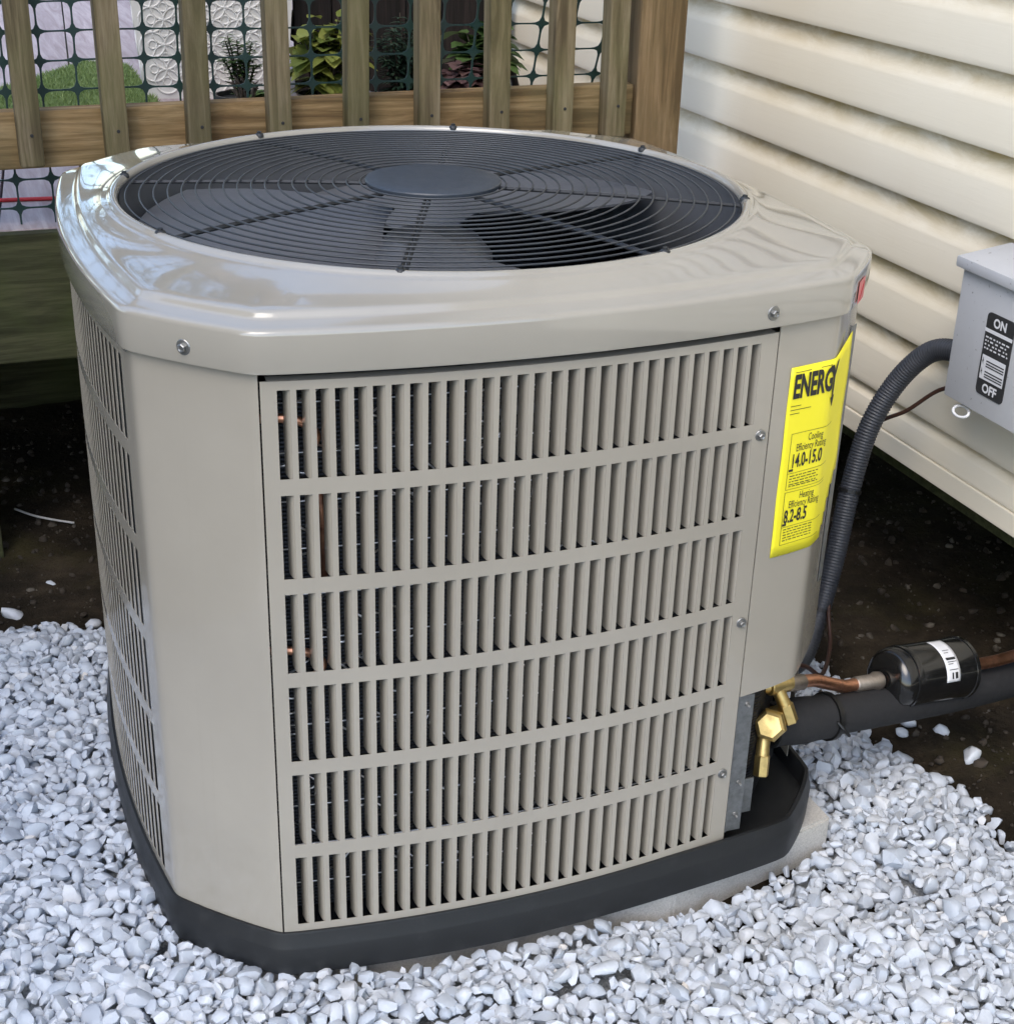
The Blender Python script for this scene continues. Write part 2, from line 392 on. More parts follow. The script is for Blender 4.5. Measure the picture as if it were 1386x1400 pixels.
# ------------------------------------------------------------------ plastic net behind the railing
def net():
    px, pz, nx, nz = .0545, .0452, 30, 22; x0, z0 = -.93, .482
    hx, hz, p, nseg = px/2-.0015, pz/2-.0013, 4.6, 28
    V, F = [], []
    # order the outline points by angle so that cell edge and hole edge pair up
    ca_ = math.atan2(pz, px); ang = sorted([2*math.pi*k/nseg for k in range(nseg)]+[ca_, math.pi-ca_, math.pi+ca_, 2*math.pi-ca_]); nseg = len(ang)
    for i in range(nx):
        for j in range(nz):
            cx, cz = x0+px*(i+.5), z0+pz*(j+.5); b0 = len(V)
            if cx > .69: continue
            for a in ang:
                ca, sa = math.cos(a), math.sin(a)
                m = max(abs(ca)/(px/2), abs(sa)/(pz/2)); q = ((abs(ca)/hx)**p+(abs(sa)/hz)**p)**(-1/p)
                for (ex, ez) in ((ca/m, sa/m), (ca*q, sa*q)):
                    for dy in (0, .0022): V.append([cx+ex, .832+dy, cz+ez])
            for k in range(nseg):
                A, B = b0+4*k, b0+4*((k+1) % nseg)
                F += [(A, B, B+2, A+2), (A+1, A+3, B+3, B+1), (A+2, B+2, B+3, A+3)]
    out = []
    for x, y, z in V:
        s = max(0, x-.15); t = max(0, -x-.2)
        x2 = x+.10*s*(z-.6)*4*1.4 + .006*noise.noise(Vector((x*4, z*4, 0)))-.03*t*(z-.6)
        z2 = z+.010*noise.noise(Vector((x*3, z*2, 5)))+.012*s
        out.append((x2, y+.004*noise.noise(Vector((x*5, z*5, 9))), z2))
    out = [(min(x, .705), y, z) for x, y, z in out]
    return tag(part('plastic_net', out, F, 'net_green', None), 'dark green plastic mesh stretched behind the wooden balusters', 'mesh')
nt_ = net()
for k in range(2, 17):
    zz = .50+k*.0452
    part('strand_end', *tube([(.69, .868, zz), (.728+.006*math.sin(k*5), .866, zz+.003*math.sin(k*3)), (.738+.01*math.sin(k*2.3), .865, zz+.004)], .0014, 5), 'net_green', nt_)
# ends of net strands sticking out past the post
# ------------------------------------------------------------------ heat pump outline
def make_outline():
    c, a = .295, .395
    K = [((-c, -a), (.335, -.377), .032), ((.335, -.377), (.414, -.292), 0.002), ((.414, -.292), (.414, .295), .02), ((.414, .295), (.31, .395), .002),
         ((.31, .395), (-c, .395), .03), ((-c, .395), (-a, c), .002), ((-a, c), (-a, -c), .026), ((-a, -c), (-c, -a), .003)]
    P = []
    for A, B, bow in K:
        A, B = np.array(A), np.array(B); d = B-A; L = np.hypot(*d); nrm = np.array([d[1], -d[0]])/L
        for t in np.arange(0, 1, .0015/L): P.append(A+d*t+nrm*bow*(1-(2*t-1)**2))
    P = np.array(P)
    w = np.exp(-.5*(np.arange(-12, 13)/4.)**2); w /= w.sum()
    Q = sum(wk*np.roll(P, k, axis=0) for wk, k in zip(w, range(-12, 13)))
    return Q
OUT = make_outline()
dT = np.roll(OUT, -3, 0)-np.roll(OUT, 3, 0); dT /= np.linalg.norm(dT, axis=1)[:, None]
NRM = np.stack([dT[:, 1], -dT[:, 0]], 1)
def off(e): return OUT+NRM*e
def front_y(x, e=0):
    O = off(e); m = (O[:, 1] < -.2); Q = O[m]; Q = Q[np.argsort(Q[:, 0])]; return float(np.interp(x, Q[:, 0], Q[:, 1]))
FX = np.linspace(-.395, .414, 400); FY = np.array([front_y(x) for x in FX])
def fy(x): return float(np.interp(x, FX, FY))
NA = 288
TH = np.linspace(-math.pi, math.pi, NA, endpoint=False)
def polar(e):
    O = off(e); th = np.arctan2(O[:, 1], O[:, 0]); r = np.hypot(O[:, 0], O[:, 1]); i = np.argsort(th)
    return np.interp(TH, th[i], r[i], period=2*math.pi)
def rings_geo(rings, close=False):
    V = []
    for r, z in rings:
        rr = r if hasattr(r, '__len__') else np.full(NA, r); zz = z if hasattr(z, '__len__') else np.full(NA, z)
        V += [(float(rr[k]*math.cos(TH[k])), float(rr[k]*math.sin(TH[k])), float(zz[k])) for k in range(NA)]
    n = len(rings); F = [(i*NA+k, i*NA+(k+1) % NA, (i+1)*NA+(k+1) % NA, (i+1)*NA+k) for i in range(n-1) for k in range(NA)]
    if close: F += [((n-1)*NA+k, (n-1)*NA+(k+1) % NA, (k+1) % NA, k) for k in range(NA)]
    return V, F
hp = root('heat_pump', (0, 0, -.058), 'large grey beige outdoor heat pump condenser with round fan grille and louvred sides', 'heat pump')

# base pan
bulge = .015*np.exp(-((TH+.72)/.30)**2)
pp = lambda e: polar(e)+bulge
pan = part('base_pan', *rings_geo([(pp(-.02), -.058), (pp(.004), -.058), (pp(.0075), -.055), (pp(.0085), -.020), (pp(.0072), -.0175), (pp(.0045), -.002), (pp(.0035), .0005), (pp(-.001), .0005), (pp(-.0025), -.002), (pp(-.004), -.028), (polar(-.05), -.031), (polar(-.3), -.033)]), 'black_pan', hp, True, 35)
# top cap
pc = lambda e: polar(e)
circ = lambda r: np.full(NA, r)
def lerp(A, B, t): return A*(1-t)+B*t
rA, rB = pc(-.021), circ(.382)
corner = np.clip((rA-.40)/.08, 0, 1)
cap_rings = [(pc(.003), .675), (pc(.003), .6555), (pc(.0055), .655), (pc(.0085), .656), (pc(.009), .6585), (pc(.0092), .6925), (pc(.0086), .6952), (pc(.0070), .6970), (pc(.0045), .6981), (pc(.001), .6987), (pc(-.0105), .7012), (pc(-.0125), .7020), (pc(-.0143), .7036), (pc(-.0162), .7064), (pc(-.0178), .7078), (pc(-.0195), .7086), (pc(-.021), .7090),
    (lerp(rA, rB, .12), .7100), (lerp(rA, rB, .35), .7118), (lerp(rA, rB, .6), .7145), (lerp(rA, rB, .82), .7178), (lerp(rA, rB, .94), .7202), (rB, .7212), (circ(.3768), .7220), (circ(.3750), .7236), (circ(.3730), .7258), (circ(.3702), .7266), (circ(.3670), .7260), (circ(.3645), .7238), (circ(.3635), .720), (circ(.3635), .655), (circ(.3655), .655)]
cap = part('top_cap', *rings_geo(cap_rings), 'cap_paint', hp, True, 50)
# corner posts: curved sheets cut from the outline between two points
def arc_idx(pa, pb):
    i = int(np.argmin(((OUT-np.array(pa))**2).sum(1))); j = int(np.argmin(((OUT-np.array(pb))**2).sum(1)))
    return np.arange(i, j+1) if j >= i else np.concatenate([np.arange(i, len(OUT)), np.arange(0, j+1)])
def sheet(pa, pb, z0, z1, e=0, t=.0015, step=3, zf=None):
    ii = arc_idx(pa, pb); ii = np.unique(np.concatenate([ii[::step] , ii[-1:]])) if ii[0] < ii[-1] else ii[::step]
    A, B = off(e)[ii], off(e-t)[ii]; n = len(ii); V = []
    for P, zz in ((A, 0), (A, 1), (B, 1), (B, 0)):
        V += [(p[0], p[1], (z1 if zz else (zf(p) if zf else z0))) for p in P]
    F = []
    for r in range(4):
        s = (r+1) % 4
        for k in range(n-1): F.append((r*n+k, r*n+k+1, s*n+k+1, s*n+k))
    F += [(0, n, 2*n, 3*n), (4*n-1, 3*n-1, 2*n-1, n-1)]
    return V, F
part('corner_post', *sheet((-.397, -.281), (-.2935, -.396), .0, .6535, .0005), 'cabinet_paint', hp, True, 50)
part('corner_post', *sheet((.2535, fy(.2535)), (.42, -.262), .0, .6535, .0005, .0015, 3, lambda p: .200+max(0, p[0]-.30)*.06+max(0, p[1]+.377)*.05), 'cabinet_paint', hp, True, 50)
part('corner_post', *sheet((.42, .27), (.29, .40), 0, .6535, .0005), 'cabinet_paint', hp, True, 50)
part('corner_post', *sheet((-.28, .40), (-.397, .281), 0, .6535, .0005), 'cabinet_paint', hp, True, 50)

# louvred panels
ROW0, ROWP, ROWH = .010, .1074, .0905
PIT, SLW = .01772, .0120
def louvre_panel(name, x0, x1, xs0, ncol, fmap, mark=True):
    us = [x0]
    for k in range(ncol): us += [xs0+k*PIT, xs0+k*PIT+SLW]
    us.append(x1); vs = [-.003]
    for r in range(6): vs += [ROW0+r*ROWP, ROW0+r*ROWP+ROWH]
    vs.append(.6465)
    return plate(us, vs, lambda i, j: not (i % 2 == 1 and j % 2 == 1), fmap, .0008)
def fin_geo():
    pr = [(.0002, .0001), (-.0006, .0008), (-.0014, .0022), (-.0021, .0042), (-.0028, .010), (-.0033, .018)]
    prb = [(.0002, .0001), (-.0002, .0006), (-.0007, .0016), (-.0009, .003), (-.0010, .005), (-.0011, .0075)]
    V, F = [], []; th = .0012; n = len(pr)
    for dx in (0, th):
        for z in (-.0015, ROWH+.001): V += [(x+dx, y, z) for x, y in pr]
    for k in range(n-1):
        F.append((k, k+1, n+k+1, n+k)); F.append((2*n+k, 3*n+k, 3*n+k+1, 2*n+k+1)); F.append((k, 2*n+k, 2*n+k+1, k+1))
    F.append((n-1, 3*n-1, 4*n-1, 2*n-1))
    return V, F
fmapF = lambda u, v, w: (u, fy(u)+w-.0005, v)
XS0 = -.2775; NC = 29
fpan = part('louvre_panel', *louvre_panel('f', -.2925, .2525, XS0, NC, fmapF), 'cabinet_paint', hp)
fpan['label'] = 'front louvred panel with six rows of vertical slots'
fin_me = mesh('louvre_fin', *fin_geo(), True, 28); fin_me.materials.append(MAT['cabinet_paint'])
L0 = org(fpan)
for r in range(6):
    for k in range(NC):
        x = XS0+k*PIT+SLW; o = bpy.data.objects.new('louvre_fin', fin_me); COL.objects.link(o); o.parent = fpan
        o.location = Vector((x, fy(x-.003)+.0006, ROW0+r*ROWP))-L0
# side and back panels
def side_panel(tr, lo, hi, xs0, ncol, fins=True, name='louvre_panel'):
    P = part(name, *louvre_panel('s', lo, hi, xs0, ncol, tr), 'cabinet_paint', hp)
    if not fins: return P
    fv, ff = fin_geo(); G = []
    for r in range(6):
        for k in range(ncol):
            x = xs0+k*PIT+SLW; G.append(([tr(x+a, ROW0+r*ROWP+c, b+.0015) for a, b, c in fv], ff))
    o = part('louvre_fins', *join(*G), 'cabinet_paint', P, True, 28); o['kind'] = 'stuff'
    return P
def side_x(sgn):
    O = OUT[OUT[:, 0]*sgn > .2]; O = O[np.argsort(O[:, 1])]; return lambda y: float(np.interp(y, O[:, 1], O[:, 0]))
lx, rx = side_x(-1), side_x(1)
side_panel(lambda u, v, w: (lx(-u)+w-.0005, -u, v), -.281, .281, -.268, 30, False)
side_panel(lambda u, v, w: (rx(u)-w+.0005, u, v), -.262, .27, -.25, 29)
def back_y():
    O = OUT[OUT[:, 1] > .2]; O = O[np.argsort(O[:, 0])]; return lambda x: float(np.interp(x, O[:, 0], O[:, 1]))
by_ = back_y()
side_panel(lambda u, v, w: (-u, by_(-u)-w+.0005, v), -.29, .28, -.26, 30)
# inner edges: bright folded flange along the top of the front panel
V, F = [], []
xs = np.linspace(-.286, .249, 40)
for x in xs: V += [(x, fy(x)-.0007, .6467), (x, fy(x)+.012, .6473)]
F = [(2*i, 2*i+2, 2*i+3, 2*i+1) for i in range(39)]
part('panel_flange', V, F, 'cabinet_paint', fpan)

# coil, shroud, fan
coil = part('coil', *rings_geo([(polar(-.040), .0), (polar(-.040), .63), (polar(-.06), .63), (polar(-.06), .0)], True), 'coil_fins', hp, True, 40)
lines = []
for i, zz in enumerate([.60, .345]):
    x0 = -.300; L_ = .052
    P = [(x0-.006, fy(x0)+.024, zz), (x0+L_*.6, fy(x0+.03)+.022, zz+.001), (x0+L_, fy(x0+L_)+.024, zz-.006), (x0+L_+.012, fy(x0+L_)+.028, zz-.022), (x0+L_+.004, fy(x0+L_)+.034, zz-.04)]
    lines.append(tube(catmull(P, 6), .0048, 8))
part('copper_riser', *tube([(-.232, fy(-.232)+.031, .425), (-.233, fy(-.232)+.030, .49), (-.236, fy(-.232)+.032, .53)], .0045, 8), 'copper_dark', coil, True)
for g_ in lines: part('copper_bend', *g_, 'copper', coil, True)
bw = []
for i in range(150):
    x = rnd.uniform(-.285, .10); zz = rnd.uniform(.05, .62); a = rnd.uniform(-1, 1); l = rnd.uniform(.01, .035)
    bw.append(tube([(x, fy(x)+.030, zz), (x+l*.5, fy(x+l*.5)+.027, zz+a*l*.45), (x+l, fy(x+l)+.031, zz+a*l)], .0011, 5))
for k in range(12):
    zz = .04+k*.052
    bw.append(tube([(x, fy(x)+.034, zz) for x in np.linspace(-.285, .245, 20)], .0008, 4))
part('coil_guard_wire', *join(*bw), 'bright_wire', coil, True)
part('fan_shroud', *rings_geo([(circ(.3625), .7195), (circ(.362), .66), (circ(.366), .60), (circ(.385), .585), (circ(.387), .583), (circ(.368), .598), (circ(.364), .66), (circ(.3633), .7195)]), 'shroud_grey', hp, True, 50)
fan = part('fan', *lathe((0, 0, .565), (0, 0, .8), [(0, .0), (0, .07), (.05, .075), (.08, .072), (.10, .055), (.105, 0)], 40), 'fan_grey', hp, True, 40)
def blade(a0):
    V, F = [], []; nr, na = 10, 12
    for i in range(nr):
        t = i/(nr-1); r = .06+(.352-.06)*t; sw = .42*t*t; wd_ = math.radians(74+22*t)
        for j in range(na):
            s = j/(na-1); a = a0+sw+wd_*(s-.5); zz = .655-.060*(s-.5)*(1.15-.35*t)+.012*math.sin(s*math.pi)
            V.append((r*math.cos(a), r*math.sin(a), zz))
    m = len(V); V += [(x, y, z-.003) for x, y, z in V]
    for i in range(nr-1):
        for j in range(na-1):
            q = (i*na+j, (i+1)*na+j, (i+1)*na+j+1, i*na+j+1); F += [q, tuple(m+k for k in q[::-1])]
    bd = [(i*na) for i in range(nr)]+[(nr-1)*na+j for j in range(1, na)]+[i*na+na-1 for i in range(nr-2, -1, -1)]+[j for j in range(na-2, 0, -1)]
    for k in range(len(bd)):
        a, b = bd[k], bd[(k+1) % len(bd)]; F.append((a, b, b+m, a+m))
    return V, F
for k in range(3): part('blade', *blade(math.radians(160+120*k)), 'fan_grey', fan, True, 40)
part('compressor', *lathe((.02, -.02, -.02), (.02, -.02, 1), [(0, .09), (.25, .09), (.30, .075), (.33, .0)], 32), 'black_pan', hp, True, 50)
# grille
def ring_geo(r, z, t=.0016, n=120, m=6): 
    V, F = [], []
    for i in range(n):
        a = 2*math.pi*i/n
        for k in range(m):
            b = 2*math.pi*k/m; rr = r+t*math.cos(b); V.append((rr*math.cos(a), rr*math.sin(a), z+t*math.sin(b)))
    for i in range(n):
        for k in range(m): F.append((i*m+k, ((i+1) % n)*m+k, ((i+1) % n)*m+(k+1) % m, i*m+(k+1) % m))
    return V, F
dome = lambda r: .7205+.0095*(1-(r/.37)**2)
grille = part('fan_grille', *join(*[ring_geo(.0865+(.356-.0865)*i/17, dome(.0865+(.356-.0865)*i/17), .00115) for i in range(18)]), 'grille_wire', hp, True)
part('hub_plate', *lathe((0, 0, .7262), (0, 0, 1), [(0, .0), (0, .078), (.002, .0805), (.006, .081), (.0075, .080), (.009, .074), (.0098, .06), (.0100, 0.0)], 64), 'hub_plastic', grille, True, 40)
for d in (158.4, 112, 68, 22.7, -24, -67.5, -112.5, -157.5):
    a = math.radians(d); G = []
    for da in (-.0026, .0026):
        P = []
        for i in range(8):
            r = .078+(.366-.078)*i/7; P.append((r*math.cos(a)-da*math.sin(a), r*math.sin(a)+da*math.cos(a), dome(r)-.0042))
        G.append(tube(P, .0019, 6))
    c = (.368*math.cos(a), .368*math.sin(a))
    G.append(lathe((*c, .7225), (*c, 1), [(0, .006), (.003, .006), (.0045, .005), (.0055, .003), (.0075, .003), (.008, .0)], 10))
    part('spoke', *join(*G), 'spoke_black', grille, True, 40)
# screws
def screw(p, n_, parent, r=.0046, mat='screw_steel'):
    p = Vector(p); n_ = Vector(n_)
    hd = lathe(p, p+n_, [(-.001, r*1.7), (.0008, r*1.7), (.0014, r*1.55), (.0016, r*.95)], 16)
    hx = lathe(p, p+n_, [(.001, r*.98), (.0048, r*.98), (.0056, r*.75), (.0050, r*.4), (.005, 0)], 6)
    return part('screw', *join(hd, hx), mat, parent)
def on_out(x, y, z, e):
    i = int(np.argmin(((OUT-np.array((x, y)))**2).sum(1))); p = off(e)[i]; return (p[0], p[1], z), (NRM[i][0], NRM[i][1], 0)
for x, y, z in ((-.349, -.348, .672), (.236, -.40, .672)):
    p, n_ = on_out(x, y, z, .0085); screw(p, n_, cap)
for x, z in ((.2415, .533), (.2435, .303), (.2395, .098)):
    screw((x, fy(x)-.0008, z), (0, -1, 0), fpan, .0037)
# service bay at the lower right corner
br = root_br = part('valve_bracket', *join(box(.2545, .2565, -.392, -.30, .004, .199), box(.2565, .276, -.3905, -.389, .004, .1985), box(.262, .30, -.372, -.37, .012, .062)), 'galvanized', hp)
part('bay_wall', *join(box(.262, .30, -.292, -.29, .0, .199), box(.30, .395, -.262, -.26, .0, .199)), 'black_pan', hp)
for zz in (.186, .075, .028): screw((.267, -.3907, zz), (0, -1, 0), br, .002)
# energy label wraps round the corner post: (s along outline from the panel edge, z)
ii0 = int(np.argmin(((OUT-np.array((.2535, fy(.2535))))**2).sum(1)))
ds = np.linalg.norm(np.roll(OUT, -1, 0)-OUT, axis=1); cs = np.concatenate([[0], np.cumsum(np.roll(ds, -ii0))])[:len(OUT)]
OR, NR = np.roll(OUT, -ii0, 0), np.roll(NRM, -ii0, 0)
def on_post(s, z, e):
    x = np.interp(s, cs, OR[:, 0]); y = np.interp(s, cs, OR[:, 1]); nx = np.interp(s, cs, NR[:, 0]); ny = np.interp(s, cs, NR[:, 1])
    return (float(x+nx*e), float(y+ny*e), float(z))
LZ0, LZ1, LS0, LW = .378, .604, .020, .120
def lab(u, v, e=.0012): # u 0..1 across, v 0..1 up
    s = LS0+u*LW; peel = max(0, u-.55); return on_post(s, LZ0+v*(LZ1-LZ0)+.035*peel*v, e+.02*peel**2+.0004*(1+math.sin(u*9+v*14)))
us = [i/20 for i in range(21)]; vv = [j/16 for j in range(17)]
el = part('energy_label', *plate(us, vv, lambda i, j: not (i > 14 and j < (i-14)*.9), lambda u, v, w: lab(u, v, .0012-w), .0003), 'yellow_label', hp, True)
el['label'] = 'bright yellow energy rating sticker with black print'
ink = []
def put(txt, size, u, v, bold=0, align='CENTER', sx=1):
    V, F = text_geo(txt, size, bold, align)
    ink.append(([lab(u+x*sx/LW, v+y/(LZ1-LZ0), .0021) for x, y, z in V], F))
def inkbar(u0, u1, v0, v1):
    n = 10; V = []; 
    for i in range(n+1): 
        u = u0+(u1-u0)*i/n; V += [lab(u, v0, .0020), lab(u, v1, .0020)]
    ink.append((V, [(2*i, 2*i+2, 2*i+3, 2*i+1) for i in range(n)]))
put('ENERG', .037, .045, .845, .0014, 'LEFT', .51); put('Y', .042, .50, .835, .0018, 'LEFT', .6)
V = [(-.005, 0), (.005, 0), (0, -.012)]; ink.append(([lab(.565+x/LW, .80+y/(LZ1-LZ0), .0021) for x, y in V], [(0, 2, 1)]))
inkbar(.548, .582, .80, .845)
put('Cooling', .0125, .39, .605, 0, 'CENTER', .55); put('Efficiency Rating', .0125, .35, .560, 0, 'CENTER', .55); put('14.0-15.0', .0225, .115, .478, .0005, 'LEFT', .55)
put('Heating', .0125, .36, .300, 0, 'CENTER', .55); put('Efficiency Rating', .0125, .34, .257, 0, 'CENTER', .55); put('8.2-8.5', .0225, .11, .178, .0005, 'LEFT', .55)
for (u0, u1, v0) in ((.04, .16, .800), (.04, .28, .780), (.04, .15, .760), (.05, .24, .972), (.36, .5, .972), (.10, .15, .458), (.10, .15, .163)):
    inkbar(u0, u1, v0, v0+(.003 if u1-u0 > .12 or v0 > .5 else .012))
for v0 in (.655, .345, .36, .06, .447, .155): inkbar(.09, .62 if v0 not in (.41, .12) else .14, v0, v0+.0020)
for v0, v1 in ((.36, .655), (.06, .345)): inkbar(.09, .095, v0, v1)
for v0 in [.43, .415, .40, .385, .375]+[.14, .125, .11, .095, .08]:
    u = .12
    while u < .46:
        w = rnd.uniform(.02, .06); inkbar(u, min(.48, u+w), v0, v0+.0045); u += w+.012
part('print', *join(*ink), 'ink', el)
# silvery data plate edge and pink tag on the right side
V, F = plate([0, .01, .02, .03, .04], [.30, .40, .5, .62], lambda i, j: True, lambda u, v, w: on_post(.150+u*.45, v, .002+u*.09*(.3+1.4*(v-.30))-w), .0006)
part('data_plate', V, F, 'galvanized', hp)
V, F = plate([0, .01, .02, .03], [.658, .682], lambda i, j: True, lambda u, v, w: (lambda p: (p[0], p[1], v))(on_post(.115+u, v, .0105-w)), .0005)
tagp = part('caution_tag', V, F, 'pink_label', hp)
V, F = plate([0, .008, .016], [.660, .664], lambda i, j: True, lambda u, v, w: (lambda p: (p[0], p[1], v+u*.9))(on_post(.122+u, v, .0110-w)), .0004)
part('print', V, F, 'red_plastic', tagp)

# ------------------------------------------------------------------ concrete pad under the pan
def pad():
    P = [Vector(p) for p in ((.449, -.335), (.43, .40), (-.385, .40), (-.383, -.29), (-.30, -.388), (.19, -.398))]
    bm = bmesh.new(); b = [bm.verts.new((p.x, p.y, -.16)) for p in P]; t = [bm.verts.new((p.x, p.y, -.0585)) for p in P]
    bm.faces.new(t); bm.faces.new(b[::-1])
    for i in range(6): bm.faces.new((b[i], b[(i+1) % 6], t[(i+1) % 6], t[i]))
    bmesh.ops.bevel(bm, geom=bm.edges[:], offset=.0035, segments=2, affect='EDGES'); 
    bmesh.ops.recalc_face_normals(bm, faces=bm.faces[:])
    V = [tuple(v.co) for v in bm.verts]; F = [tuple(v.index for v in f.verts) for f in bm.faces]; bm.free(); return V, F
tag(part('concrete_pad', *pad(), 'concrete', None), 'pale concrete pad under the heat pump, its corner showing in the gravel', 'pad')

# ------------------------------------------------------------------ service valves, refrigerant lines, filter drier
sv = root('service_valve', (.31, -.31, .1), 'brass service valves and caps at the lower right corner of the heat pump', 'valve')
def cyl(p0, p1, r, n=20, bev=.0012):
    L = (Vector(p1)-Vector(p0)).length; return lathe(p0, p1, [(0, r-bev), (bev, r), (L-bev, r), (L, r-bev)], n)
def hexn(p0, p1, r): return cyl(p0, p1, r, 6, .0015)
C1 = Vector((.333, -.343, .114)); d1 = Vector((-.50, -.70, .42)).normalized()
part('valve_cap', *lathe(C1-d1*.012, C1+d1*.014, [(0, .0180), (.003, .0210), (.019, .0210), (.0235, .0190), (.026, .0150)], 6), 'brass', sv)
part('valve_body', *join(cyl(C1-d1*.055, C1-d1*.010, .015), cyl(C1-d1*.03+Vector((0, 0, 0)), (.385, -.285, .085), .016)), 'brass', sv, True, 40)
part('service_port', *join(cyl((.334, -.330, .100), (.325, -.346, .066), .0085), hexn((.3265, -.344, .072), (.322, -.352, .046), .0098)), 'brass', sv, True, 40)
C2 = Vector((.353, -.315, .150))
part('valve_body', *join(cyl((.29, -.305, .152), (.350, -.314, .150), .009), cyl(C2-Vector((.012, 0, -.002)), C2+Vector((.022, .006, 0)), .0125), cyl(C2+Vector((0, 0, 0)), C2+Vector((.010, -.012, -.026)), .0085)), 'brass', sv, True, 40)
part('valve_cap', *hexn(C2+Vector((.009, -.010, -.022)), C2+Vector((.016, -.018, -.046)), .0105), 'brass', sv)
sl = root('suction_line', (.6, -.25, .05), 'thick black foam insulated refrigerant pipe running from the valves to the house', 'pipe')
P = catmull([(.362, -.295, .078), (.45, -.288, .069), (.56, -.268, .052), (.70, -.236, .028), (.86, -.196, .005), (1.1, -.15, -.012)], 8)
part('insulation', *tube(P, .0265, 20), 'black_foam', sl, True, 50)
part('insulation_sleeve', *tube(P[:9], .0295, 20, True, lambda t: .0300-.001*math.sin(t*9)), 'black_foam', sl, True, 50)
part('cable_tie', *lathe(P[8], P[9], [(0, .030), (.0, .0325), (.007, .0325), (.007, .030)], 20), 'black_tie', sl, True, 40)
tp = P[8]; part('tie_tail', *tube([(tp[0], tp[1]-.030, tp[2]+.010), (tp[0]+.006, tp[1]-.036, tp[2]+.002), (tp[0]+.016, tp[1]-.037, tp[2]-.010)], .0022, 6), 'black_tie', sl)
ll = root('liquid_line', (.45, -.28, .14), 'thin bare copper refrigerant pipe leading into the black filter drier', 'pipe')
D0, D1 = Vector((.555, -.258, .088)), Vector((.712, -.234, .068)); dd = (D1-D0).normalized()
part('copper_pipe', *tube([tuple(C2+Vector((.015, .004, 0))), (.42, -.298, .136), tuple(D0-dd*.07), tuple(D0-dd*.05), tuple(D0-dd*.002)], .0085, 14), 'copper', ll, True, 40)
part('solder_joint', *lathe(C2+Vector((.018, .004, -.0025)), (.42, -.298, .136), [(0, .0105), (.028, .0105), (.03, .009)], 14), 'solder', ll, True, 40)
part('solder_joint', *lathe(D0-dd*.05, D0, [(0, .009), (.002, .0105), (.03, .0105), (.038, .013), (.045, .012)], 14), 'solder', ll, True, 40)
P = catmull([tuple(D1+dd*.008), tuple(D1+dd*.06), (.90, -.205, .055), (1.1, -.19, .04)], 6); part('copper_pipe', *tube(P, .0085, 14), 'copper', ll, True, 40)
fd = root('filter_drier', tuple((D0+D1)/2), 'glossy black filter drier cylinder with a white label on the copper pipe', 'filter drier')
Ld = (D1-D0).length; rd = .0430
part('body', *lathe(D0, D1, [(0, .010), (0.0005, .020), (.003, .030), (.007, .0365), (.013, .0405), (.023, .0420), (.026, .0420), (.0265, .0435), (.031, .0440), (.0355, .0435), (.036, rd), (Ld-.026, rd), (Ld-.0255, .0440), (Ld-.02, .0440), (Ld-.0195, .0420), (Ld-.012, .035), (Ld-.004, .02), (Ld, .01)], 48), 'drier_black', fd, True, 35)
zup = (Vector((0, 0, 1))-dd*dd.z).normalized(); sd = dd.cross(zup)  # sd points towards the camera side or away
if sd.y > 0: sd = -sd
def on_dr(t, a, e=.0006): return tuple(D0+dd*t+(zup*math.cos(a)+sd*math.sin(a))*(rd+e))
ts = [.076+.005*i for i in range(6)]; aa = [-.2+.1*i for i in range(17)]
lb = part('paper_label', *plate(ts, aa, lambda i, j: True, lambda u, v, w: on_dr(u, v, .0007-w), .0004), 'white_label', fd, True)
mk = []
for t0, t1, a0, a1 in ((.082, .094, .35, .37), (.082, .09, .44, .46), (.080, .097, .62, .70), (.081, .097, .75, .77), (.081, .09, .82, .84), (.081, .097, 1.0, 1.02), (.085, .088, 1.1, 1.3), (.091, .096, 1.1, 1.3)):
    mk.append(([on_dr(t0, a0, .0012), on_dr(t1, a0, .0012), on_dr(t1, a1, .0012), on_dr(t0, a1, .0012)], [(0, 1, 2, 3)]))
part('print', *join(*mk), 'ink', lb)

# ------------------------------------------------------------------ disconnect box
bxr = root('disconnect_box', (.80, -.118, .391), 'grey metal electrical disconnect box with a black on and off plate, on the siding', 'electrical box')
part('box_body', *box(.762, .842, -.214, -.024, .391, .578, .003), 'box_grey', bxr, True, 40)
V, F = box(.752, .842, -.219, -.017, .5785, .607, .004)
V = [(x, y, z-.0 if z < .59 else z-.012*(x < .78)) for x, y, z in V]
lid = part('lid', V, F, 'box_grey', bxr, True, 40)
part('latch', *box(.785, .80, -.0225, -.012, .545, .580, .002), 'box_grey', bxr)
def onface(yc, zc, e): return (.762-e, yc, zc)
def rrect(y0, y1, z0, z1, r, e):
    V = []
    for cy, cz, a0 in ((y1-r, z1-r, 0), (y0+r, z1-r, 90), (y0+r, z0+r, 180), (y1-r, z0+r, 270)):
        for k in range(5): a = math.radians(a0+22.5*k); V.append((.762-e, cy+r*math.cos(a), cz+r*math.sin(a)))
    n = len(V); V += [(.7625, y, z) for x, y, z in V]
    return V, [tuple(range(n))]+[(i, (i+1) % n, n+(i+1) % n, n+i) for i in range(n)]
PY0, PY1, PZ0, PZ1 = -.150, -.092, .420, .536
pl = part('switch_plate', *rrect(PY0, PY1, PZ0, PZ1, .007, .0012), 'dark_ink_plate', bxr)
def ftext(t, size, yc, zc, e, bold=0):
    V, F = text_geo(t, size, bold); return [(.762-e, yc-x, zc+y) for x, y, z in V], F
def fbar(y0, y1, z0, z1, e): return [(.762-e, y0, z0), (.762-e, y1, z0), (.762-e, y1, z1), (.762-e, y0, z1)], [(0, 1, 2, 3)]
yc = (PY0+PY1)/2
